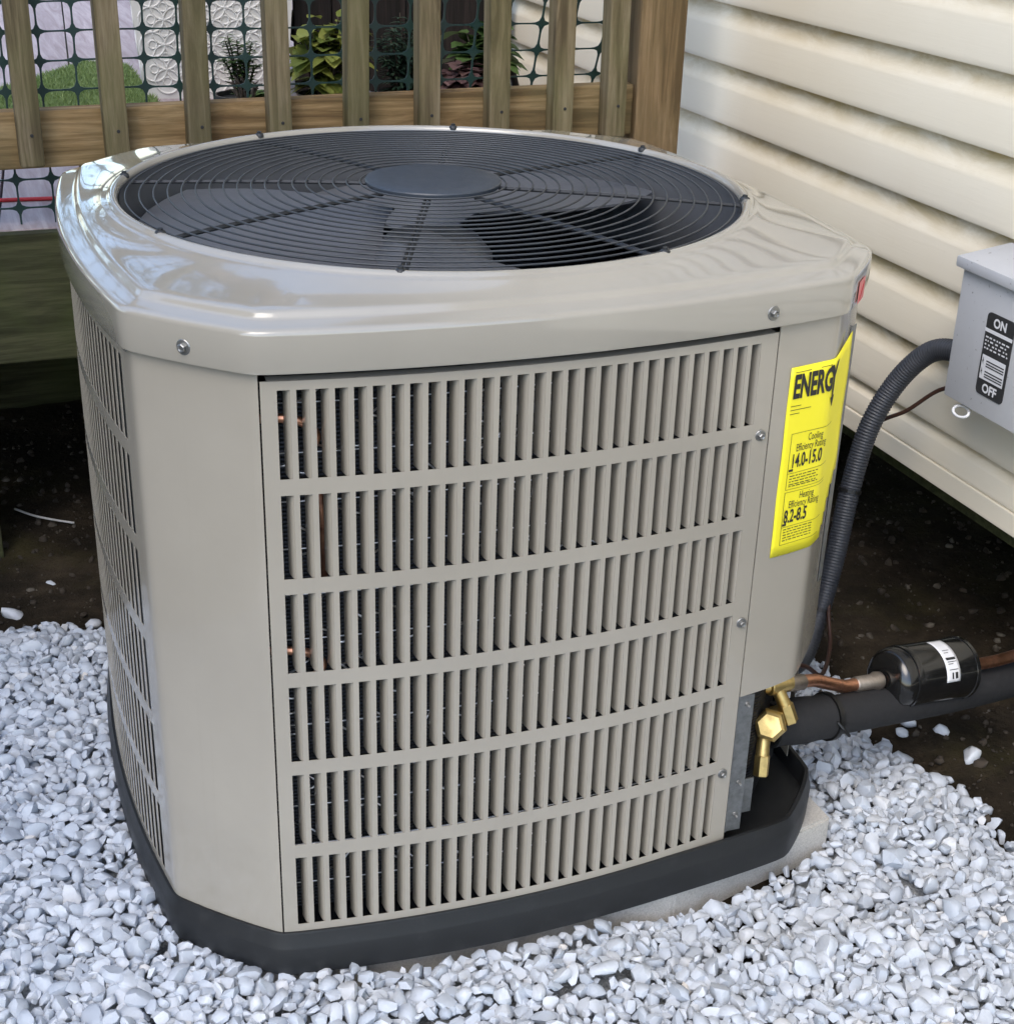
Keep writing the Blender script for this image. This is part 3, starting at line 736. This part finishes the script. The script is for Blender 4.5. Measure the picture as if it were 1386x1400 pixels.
wh = [ftext('ON', .0175, yc, .5185, .0018, .0006), ftext('OFF', .0175, yc, .4255, .0018, .0006), fbar(PY0, PY1, .5085, .5135, .0018), fbar(PY0+.004, PY1-.004, .4425, .4765, .0018)]
for k in range(4):
    zz = .485+k*.0052; x = PY1-.004
    while x > PY0+.006:
        w = rnd.uniform(.002, .007); wh.append(fbar(max(PY0+.004, x-w), x, zz, zz+.0022, .0018)); x -= w+rnd.uniform(.002, .005)
part('lettering', *join(*wh), 'white_label', pl)
bk = []
for zz in (.4685, .4645, .461, .4535, .4495, .446): bk.append(fbar(PY0+.006, PY1-.014, zz, zz+.0018, .0022))
for zz in (.462, .447):
    bk.append(([(.7598, PY1-.0065, zz+.012), (.7598, PY1-.009, zz+.006), (.7598, PY1-.0075, zz+.006), (.7598, PY1-.0085, zz), (.7598, PY1-.005, zz+.0065), (.7598, PY1-.0068, zz+.0065)], [(0, 1, 2, 3, 4, 5)]))
part('fine_print', *join(*bk), 'ink', pl)
P = [(.764+.006*math.sin(t), -.066+.016*math.cos(t), .382+.006*math.sin(t)-.002) for t in np.linspace(0, 2*math.pi, 24)]
part('pull_ring', *tube(P, .0022, 6), 'white_plastic', bxr, True)

# ------------------------------------------------------------------ conduit and wire
cd = root('conduit', (.7, .1, .2), 'dark grey corrugated flexible conduit arching from the box down beside the heat pump', 'conduit')
CP = catmull([(.805, -.03, .432), (.803, .02, .438), (.792, .065, .420), (.768, .098, .365), (.735, .104, .292), (.708, .092, .20), (.678, .065, .10), (.64, .035, .01), (.60, .01, -.045), (.53, -.01, -.03), (.43, -.02, .0)], 14)
def resample(P, d):
    P = [Vector(p) for p in P]; out = [P[0]]; acc = 0
    for a, b in zip(P, P[1:]):
        L = (b-a).length; t = d-acc
        while t <= L: out.append(a.lerp(b, t/L)); t += d
        acc = L-(t-d)
    return out
CR = resample(CP, .0012); nC = len(CR)
part('hose', *tube(CR, .014, 18, True, lambda t: .0160+.0005*(1 if (int(t*(nC-1)+.5) % 4) in (0, 1) else -1)*(.35 if t > .62 else 1)), 'conduit_grey', cd, True)
part('connector', *join(lathe((.805, -.0235, .432), (.805, .05, .432), [(0, .017), (.006, .017), (.006, .021), (.016, .021), (.017, .018), (.028, .0175)], 24)), 'galvanized', cd, True, 40)
for i in (int(nC*.43), int(nC*.665)):
    part('cable_tie', *lathe(CR[i], CR[i+2], [(0, .0160), (0, .0182), (.005, .0182), (.005, .0160)], 20), 'black_tie', cd)
wr = tag(part('control_wire', *tube(catmull([(.80, -.028, .402), (.795, .03, .374), (.782, .08, .325), (.762, .13, .280), (.73, .128, .2), (.69, .09, .09), (.652, .025, .03), (.625, -.03, .0), (.54, -.14, .03), (.44, -.24, .12), (.36, -.27, .155)], 10), .0032, 8), 'brown_wire', None, True), 'thin brown control wire strung beside the conduit', 'wire')

# ------------------------------------------------------------------ things on the deck beyond the railing
def planter():
    b = root('planter', (.105, 2.1, .5), 'tall white planter with embossed ring pattern on the deck', 'planter')
    th = R(-9); c, s = math.cos(th), math.sin(th)
    def loc(u, w, z): 
        return (.105+u*c-w*s, 2.10+u*s+w*c, z)
    hw0, hw1, H = .165, .215, .62
    V, F = [], []
    for z, h in ((.5, hw0), (.5+H, hw1), (.5+H, hw1-.02), (.5+H-.05, hw1-.025)):
        V += [loc(-h, -h, z), loc(h, -h, z), loc(h, h, z), loc(-h, h, z)]
    for l in range(3):
        for k in range(4): F.append((l*4+k, l*4+(k+1) % 4, l*4+4+(k+1) % 4, l*4+4+k))
    F += [(12, 13, 14, 15), (3, 2, 1, 0)]
    part('planter_body', V, F, 'planter_white', b)
    G = []
    for face in range(2):
        p = .056
        for iz in range(11):
            z0 = .54+iz*p/1.0
            hw = hw0+(hw1-hw0)*(z0-.5)/H
            n = int(2*hw/p)
            for ix in range(-4, 5):
                for k2 in range(2):
                    u0 = ix*p+(p/2 if k2 else 0); zc = z0+(p/2 if k2 else 0)
                    if abs(u0)+p*.5 > hw+.008 or zc > 1.09: continue
                    for rr, tt in ((p*.5, .0026), (p*.17, .0022)):
                        P = []
                        for t in np.linspace(0, 2*math.pi, 21):
                            zz = zc+rr*math.sin(t); uu = u0+rr*math.cos(t); h = hw0+(hw1-hw0)*(zz-.5)/H
                            P.append(loc(uu, -h-.0005, zz) if face == 0 else loc(-h-.0005, uu, zz))
                        G.append(tube(P, tt, 5, False))
    part('relief', *join(*G), 'planter_white', b, True)
    return b
planter()
def leaf_geo(p, d, n_, L, w, fold=.25, k=4, droop=.3):
    p, d, n_ = Vector(p), Vector(d).normalized(), Vector(n_); s = d.cross(n_).normalized(); n_ = s.cross(d); V, F = [], []
    for i in range(k+1):
        t = i/k; ww = w*math.sin(math.pi*(t*.86+.08))**.8*(1 if i < k else .15); c = p+d*(L*t)-Vector((0, 0, 1))*(droop*L*t*t)
        V += [c-s*ww+n_*ww*fold, c, c+s*ww+n_*ww*fold]
    for i in range(k):
        a = i*3; F += [(a, a+1, a+4, a+3), (a+1, a+2, a+5, a+4)]
    return [tuple(v) for v in V], F
def plant(name, loc, label, mat, kind, h, spread, nst, seed, pot=True):
    r = random.Random(seed); o = root(name, loc, label, 'plant', 'plants on the deck beyond the railing'); X, Y, Z = loc
    G, tones, ST = [], [], []
    zb = Z+(.03 if pot else .0)
    for s in range(nst):
        a = r.uniform(0, 6.28); rr = spread*math.sqrt(r.random()); hh = h*r.uniform(.55, 1)*(1-.4*rr/spread)
        top = Vector((X+rr*math.cos(a), Y+rr*math.sin(a)*.8, zb+hh)); base = Vector((X+rr*.25*math.cos(a), Y+rr*.25*math.sin(a), zb)); mid = (base+top)/2+Vector((0, 0, .02))
        path = catmull([base, mid, top], 6); ST.append(tube(path, .0022, 5, True, lambda t: .0032-.002*t))
        nl = {'broad': 9, 'spike': 46, 'feather': 40, 'round': 7, 'strap': 1}[kind]
        for k in range(nl):
            t = .08+.92*k/max(1, nl-1) if kind != 'strap' else .1
            q = path[min(len(path)-1, int(t*(len(path)-1)))]; b_ = k*2.4+r.uniform(-.4, .4); e_ = r.uniform(-.1, .6)
            d = Vector((math.cos(b_), math.sin(b_), e_)); 
            if kind == 'broad': L, w = r.uniform(.045, .075), r.uniform(.014, .022)
            elif kind == 'round': L, w = r.uniform(.05, .085), r.uniform(.022, .034)
            elif kind == 'spike': L, w = r.uniform(.025, .045)*(1.2-.6*t), .0035; d.z = .35
            elif kind == 'feather': L, w = r.uniform(.016, .028), .0045; d.z = .5
            else: L, w = h*r.uniform(.7, 1.1), .010; d.z = 1.3
            lv, lf = leaf_geo(q, d, Vector((0, 0, 1)), L, w, .25, 4 if kind != 'strap' else 8, .35 if kind != 'strap' else .6); G.append((lv, lf)); tones += [r.random()]*len(lv)
    c = part('leaves', *join(*G), mat, o, True); set_tone(c.data, tones)
    part('stem', *join(*ST), 'bark', o, True)
    if pot:
        part('pot', *lathe((X, Y, Z), (X, Y, Z+1), [(0, 0), (0, .055), (.03, .062), (.04, .064), (.045, .064), (.045, .058), (.035, .056), (.035, 0)], 24), 'black_pan', o, True, 40)
plant('plant', (.10, 1.72, .5), 'upright feathery green plant in front of the white planter', 'leaf_green', 'feather', .20, .05, 12, 3)
plant('plant', (.09, 1.60, .5), 'low strap leaved plant below the feathery stems', 'leaf_green', 'strap', .11, .06, 24, 12)
plant('plant', (.285, 1.70, .5), 'bushy yellow green broad leaved plant', 'leaf_lime', 'broad', .24, .085, 40, 4)
plant('plant', (.475, 1.70, .5), 'spiky dark blue green plant against the dark boards', 'leaf_blue', 'spike', .22, .075, 30, 5)
plant('plant', (.645, 1.66, .5), 'round leaved green plant nearest the house wall', 'leaf_green', 'round', .19, .06, 22, 6)
plant('plant', (.575, 1.58, .5), 'low reddish pink leaved plant beside the round leaved one', 'leaf_red', 'broad', .10, .06, 20, 9)
# turf mat
def turf():
    C = Vector((-.165, 2.52)); a = Vector((-.52, -.854)); b = Vector((.80, -.60)); La, Lb = .95, .55
    r = random.Random(5); V, F, T = [], [], []
    for i in range(42000):
        s, t = r.random()*La, r.random()*Lb; p = C+a*s+b*t
        if p.x < -1.0 or p.x > -.065: continue
        an = r.uniform(0, 6.28); h = r.uniform(.007, .015); w = .0018; dx, dy = math.cos(an)*w, math.sin(an)*w; lx_, ly_ = r.uniform(-.012, .012), r.uniform(-.012, .012)
        k = len(V); V += [(p.x-dx, p.y-dy, .503), (p.x+dx, p.y+dy, .503), (p.x+lx_, p.y+ly_, .503+h)]; F.append((k, k+1, k+2)); T += [r.random()]*3
    m = tag(part('turf_mat', *join(( [(*(C), .5035), (*(C+a*La), .5035), (*(C+a*La+b*Lb*.2), .5035), (*(C+b*Lb*.2), .5035)], [(0, 1, 2, 3)]), (V, F)), 'turf_green', None), 'patch of bright green artificial turf lying on the deck', 'turf mat')
    m['kind'] = 'stuff'; del m['category']; set_tone(m.data, [.3]*4+T)
turf()
cord = tag(part('red_cord', *tube(catmull([(-1.4, .98, .5035), (-.7, 1.0, .5035), (-.46, .995, .5035), (-.30, .985, .5035), (0.1, .98, .5035)], 6), .0035, 8), 'red_plastic', None, True), 'thin red cord lying across the deck boards behind the netting', 'cord')
# dark board screen behind the plants
df = root('board_screen', (.55, 1.95, .5), 'dark stained wooden board screen behind the plants', 'fence')
for i in range(6):
    part('board', *box(.275+i*.0925, .364+i*.0925, 1.95+.004*(i % 2), 1.972, .502, 1.5, .002), 'dark_boards', df)
for zz in (.62, .95, 1.3): part('board_rail', *box(.275, .828, 1.9765, 2.01, zz, zz+.07, .002), 'dark_boards', df)
tag(part('metal_leg', *tube([(.775, 1.75, .5), (.715, 1.75, .72)], .009, 8), 'black_tie', None, True), 'slim black leaning leg near the siding beyond the railing', 'leg')

# ------------------------------------------------------------------ gravel
def stone_proto(r, sub):
    bm = bmesh.new(); bmesh.ops.create_icosphere(bm, subdivisions=sub, radius=1)
    P = np.array([v.co[:] for v in bm.verts]); F = np.array([[v.index for v in f.verts] for f in bm.faces]); bm.free()
    rs = np.random.RandomState(r)
    for k in range(rs.randint(7, 12)):
        n = rs.normal(size=3); n /= np.linalg.norm(n); d = rs.uniform(.40, .78); h = P@n
        m = h > d; P[m] -= np.outer((h[m]-d)*.95, n)
    for k in range(3):
        n = rs.normal(size=3)*2.2; P *= (1+.06*np.sin(P@n+rs.uniform(0, 6)))[:, None]
    P *= np.array([1.0, rs.uniform(.62, .95), rs.uniform(.48, .8)]); return P/np.abs(P).max(), F
PROT = [stone_proto(100+i, 2) for i in range(30)]; PROT1 = [stone_proto(300+i, 1) for i in range(30)]
def rotm(rs, tilt=.6):
    a, b, c = rs.uniform(0, 6.283), rs.normal()*tilt, rs.normal()*tilt
    ca, sa, cb, sb, cc, sc_ = math.cos(a), math.sin(a), math.cos(b), math.sin(b), math.cos(c), math.sin(c)
    return np.array([[ca, -sa, 0], [sa, ca, 0], [0, 0, 1]])@np.array([[1, 0, 0], [0, cb, -sb], [0, sb, cb]])@np.array([[cc, 0, sc_], [0, 1, 0], [-sc_, 0, cc]])
def bound_x(y): return .690-.045*min(1, max(0, (y+.16)/.12))+.03*math.sin(y*7)+.02*math.sin(y*19+1)
def bound_y(x): return .50+.03*math.sin(x*9+1)+.015*math.sin(x*23)
PO = off(.0065)+0
POr = np.hypot(PO[:, 0], PO[:, 1]); POt = np.arctan2(PO[:, 1], PO[:, 0]); po = np.argsort(POt)
def inside_unit(x, y, m):
    th = math.atan2(y, x); r = math.hypot(x, y)
    if r < np.interp(th, POt[po], POr[po], period=2*math.pi)+m: return True
    return abs(x) < .44+m*.8 and -.24*(x-.449)-.335*1 < 0 and .17 < x < .458+m*.8 and y > -.349+(x-.449)*.243-m*.8 and y < .4
def gravel():
    rs = np.random.RandomState(3); cell = .024; grid = {}; items = []
    def ok(x, y, r, k):
        ci, cj = int(math.floor(x/cell)), int(math.floor(y/cell))
        for a in range(ci-1, ci+2):
            for b in range(cj-1, cj+2):
                for (px, py, pr) in grid.get((a, b), ()):
                    if (px-x)**2+(py-y)**2 < ((pr+r)*k)**2: return False
        return True
    X0, X1, Yl, Yh = -.80, .80, -.80, .60
    def visible(x, y):
        if x < -.34+ (-.29)*((y+.8)/1.35)-.16: return False
        return True
    for r_lo, r_hi, tries, k, zoff in ((.0098, .0132, 1800, .80, .008), (.0072, .0098, 20000, .76, .006), (.0052, .0072, 60000, .74, .004), (.0062, .0090, 60000, .50, -.008)):
        for _ in range(tries):
            x, y = rs.uniform(X0, X1), rs.uniform(Yl, Yh); r = rs.uniform(r_lo, r_hi)
            jit = rs.normal()*.012
            if x > bound_x(y)+jit or y > bound_y(x)+jit or not visible(x, y): continue
            if inside_unit(x, y, r*.15): continue
            if not ok(x, y, r, k): continue
            grid.setdefault((int(math.floor(x/cell)), int(math.floor(y/cell))), []).append((x, y, r))
            edge = min(1, max(0, (bound_x(y)-x)/.10), max(0, (bound_y(x)-y)/.10))
            near = (0.016 if x < .08 else -.013 if x > .17 else .016-.029*(x-.08)/.09) if y < -.20 and x < .50 and y > -.50 else (.012 if x < -.3 else .004 if y < -.45 else 0)
            z = -.112+.020*edge+zoff*.5+rs.uniform(0, .008)+near+.012*(x < -.2)
            items.append((x, y, z, r))
    N = len(items); VV, FF, TT = [], [], []; base = 0
    for i, (x, y, z, r) in enumerate(items):
        P, f = (PROT if r > .0078 and z > -.115 else PROT1)[rs.randint(30)]; s = r*1.42*np.array([rs.uniform(.85, 1.15)]*3)
        Q = (P*s)@rotm(rs, .6).T+np.array([x, y, z])
        VV.append(Q); FF.append(f+base); base += len(Q); TT.append(np.full(len(Q), np.clip(.18+.62*rs.beta(2.4, 2.0)+(.2 if rs.rand() < .05 else 0), 0, 1)))
    V = np.concatenate(VV).astype(np.float32); F = np.concatenate(FF).astype(np.int32); T = np.concatenate(TT)
    me = bpy.data.meshes.new('gravel'); me.vertices.add(len(V)); me.vertices.foreach_set('co', V.ravel())
    me.loops.add(len(F)*3); me.loops.foreach_set('vertex_index', F.ravel()); me.polygons.add(len(F)); me.polygons.foreach_set('loop_start', np.arange(0, len(F)*3, 3, dtype=np.int32))
    me.polygons.foreach_set('use_smooth', np.ones(len(F), dtype=bool)); me.update(); me.validate()
    me.set_sharp_from_angle(angle=R(36)); set_tone(me, T); o = link('gravel', me, 'marble_stone'); o['kind'] = 'stuff'; o['label'] = 'bed of white and blue grey marble chip gravel around the heat pump'
    print('stones', N, 'tris', len(F))
gravel()
def gravel_base():
    V, F = [], []; xs = np.linspace(-1.2, .70, 60); ys = np.linspace(-1.3, .54, 60)
    for y in ys:
        for x in xs:
            xx, yy = min(x, bound_x(y)-.005), min(y, bound_y(x)-.005); V.append((xx, yy, -.107-.012*(x > .1 and x < .5 and y < -.2 and y > -.5)+.006*noise.noise(Vector((x*20, y*20, 2)))-.05*(x > .66 or y > .5)))
    n = 60; F = [(j*n+i, j*n+i+1, (j+1)*n+i+1, (j+1)*n+i) for j in range(n-1) for i in range(n-1)]
    o = part('gravel_bed', V, F, 'gravel_dust', None, True); struct(o)
gravel_base()
# single stones strayed onto the soil
def crumbs():
    rs = np.random.RandomState(11); VV, FF, base = [], [], 0
    for i in range(5200):
        if rs.rand() < .5: x, y = rs.uniform(.60, 1.5), rs.uniform(-.7, 1.0)
        else: x, y = rs.uniform(-.9, .6), rs.uniform(.5, 1.6)
        if x < bound_x(y)-.02 and y < bound_y(x)-.02: continue
        P, f = PROT1[rs.randint(30)]; r = .0018+.009*rs.rand()**4
        Q = (P*r)@rotm(rs, .8).T+np.array([x, y, GZ+.013+noise.noise(Vector((x*3, y*3, 1)))*.012+noise.noise(Vector((x*11, y*11, 4)))*.007]); VV.append(Q); FF.append(f+base); base += len(Q)
    o = link('soil_crumbs', mesh('soil_crumbs', np.concatenate(VV).tolist(), np.concatenate(FF).tolist(), True), 'crumb'); o['kind'] = 'stuff'; o['label'] = 'crumbs and clods of dark earth'
crumbs()
stray = [(-.529, .614, .020, 'white stone on the dark soil at the left edge, largest of the strays'), (-.532, .885, .011, 'small white stone farthest back on the soil under the deck'),
         (-.46, .718, .010, 'small white stone alone on the soil between the unit and the left edge'), (-.406, .55, .013, 'white stone just behind the gravel edge beside the left panel'),
         (.728, -.115, .013, 'white stone on the soil just under the insulated pipe'), (.74, -.100, .011, 'white stone touching the one under the insulated pipe'), (.756, -.151, .012, 'flat white stone on the soil, second stray right of the gravel'), (.757, -.226, .017, 'largest white stone lying alone on the soil right of the gravel'), (.70, -.135, .010, 'small stone at the gravel tip below the insulated pipe')]
for i, (x, y, r, lb_) in enumerate(stray):
    rs = np.random.RandomState(40+i); P, f = PROT[i*3 % len(PROT)]
    Q = (P*r*1.2)@rotm(rs, .25).T; Q[:, 2] -= Q[:, 2].min()*.7
    me = mesh('stone', Q.tolist(), f.tolist(), True); set_tone(me, np.full(len(Q), .75)); o = link('stone', me, 'marble_stone'); o.location = (x, y, -.108)
    tag(o, lb_, 'stone', 'stones strayed from the gravel')

# ------------------------------------------------------------------ unseen sky blocker added on the left, and trees that the glossy cap mirrors
nh = root('sky_blocker', (-4, -2, -.1), 'brown clapboard block added out of view on the left to shut off sky light, mirrored in the cabinet side', 'house')
part('wall', *box(-6, -2.1, -1.3, .2, -.2, 3.7), 'blocker_brown', nh)
for k in range(25): part('clapboard', *box(-2.118, -2.0985, -1.31, .21, -.1+k*.15, .045+k*.15, .002), 'blocker_brown', nh)
part('blocker_top', *box(-6.2, -2.0, -1.45, .35, 3.702, 3.80, .01), 'dark_boards', nh)
def tree(loc, seed, h, label):
    r = random.Random(seed); X, Y, Z = loc; o = root('tree', loc, label, 'tree')
    G = [tube(catmull([(X, Y, Z-.1), (X+.08, Y, Z+h*.25), (X-.05, Y+.1, Z+h*.5), (X+.1, Y, Z+h*.85)], 6), .1, 10, True, lambda t: .15-.11*t)]
    tips = []
    for k in range(16):
        t = r.uniform(.3, .85); a = k*2.4; L = h*r.uniform(.25, .45)*(1.15-t); b0 = Vector((X+.02, Y, Z+h*t)); e = b0+Vector((math.cos(a)*L, math.sin(a)*L, L*r.uniform(.3, .8)))
        path = catmull([b0, (b0+e)/2+Vector((0, 0, .1)), e], 5); G.append(tube(path, .03, 6, True, lambda t_: .045-.035*t_)); tips += path[4:]
    part('trunk', *join(*G), 'bark', o, True)
    LV, T = [], []
    for k in range(2600):
        q = r.choice(tips)+Vector((r.gauss(0, .22), r.gauss(0, .22), r.gauss(0, .18))); d = Vector((r.uniform(-1, 1), r.uniform(-1, 1), r.uniform(-.8, .4)))
        lv, lf = leaf_geo(q, d, Vector((r.uniform(-.5, .5), r.uniform(-.5, .5), 1)), r.uniform(.09, .15), r.uniform(.03, .05), .2, 2, .2); LV.append((lv, lf)); T += [r.random()]*len(lv)
    c = part('crown', *join(*LV), 'tree_leaf', o, True); set_tone(c.data, T)
tree((.75, 7.6, -.1), 2, 5.2, 'tall leafy tree beyond the deck near the house end, mirrored in the glossy cap')
tree((-2.4, 6.2, -.1), 8, 4.6, 'smaller leafy tree beyond the deck away from the house')

tag(part('twig', *tube(catmull([(-.50, 1.02, -.088), (-.47, .97, -.083), (-.44, .95, -.086), (-.40, .93, -.09)], 5), .0022, 6), 'concrete', None, True), 'pale dry twig lying on the dark soil under the deck', 'twig')
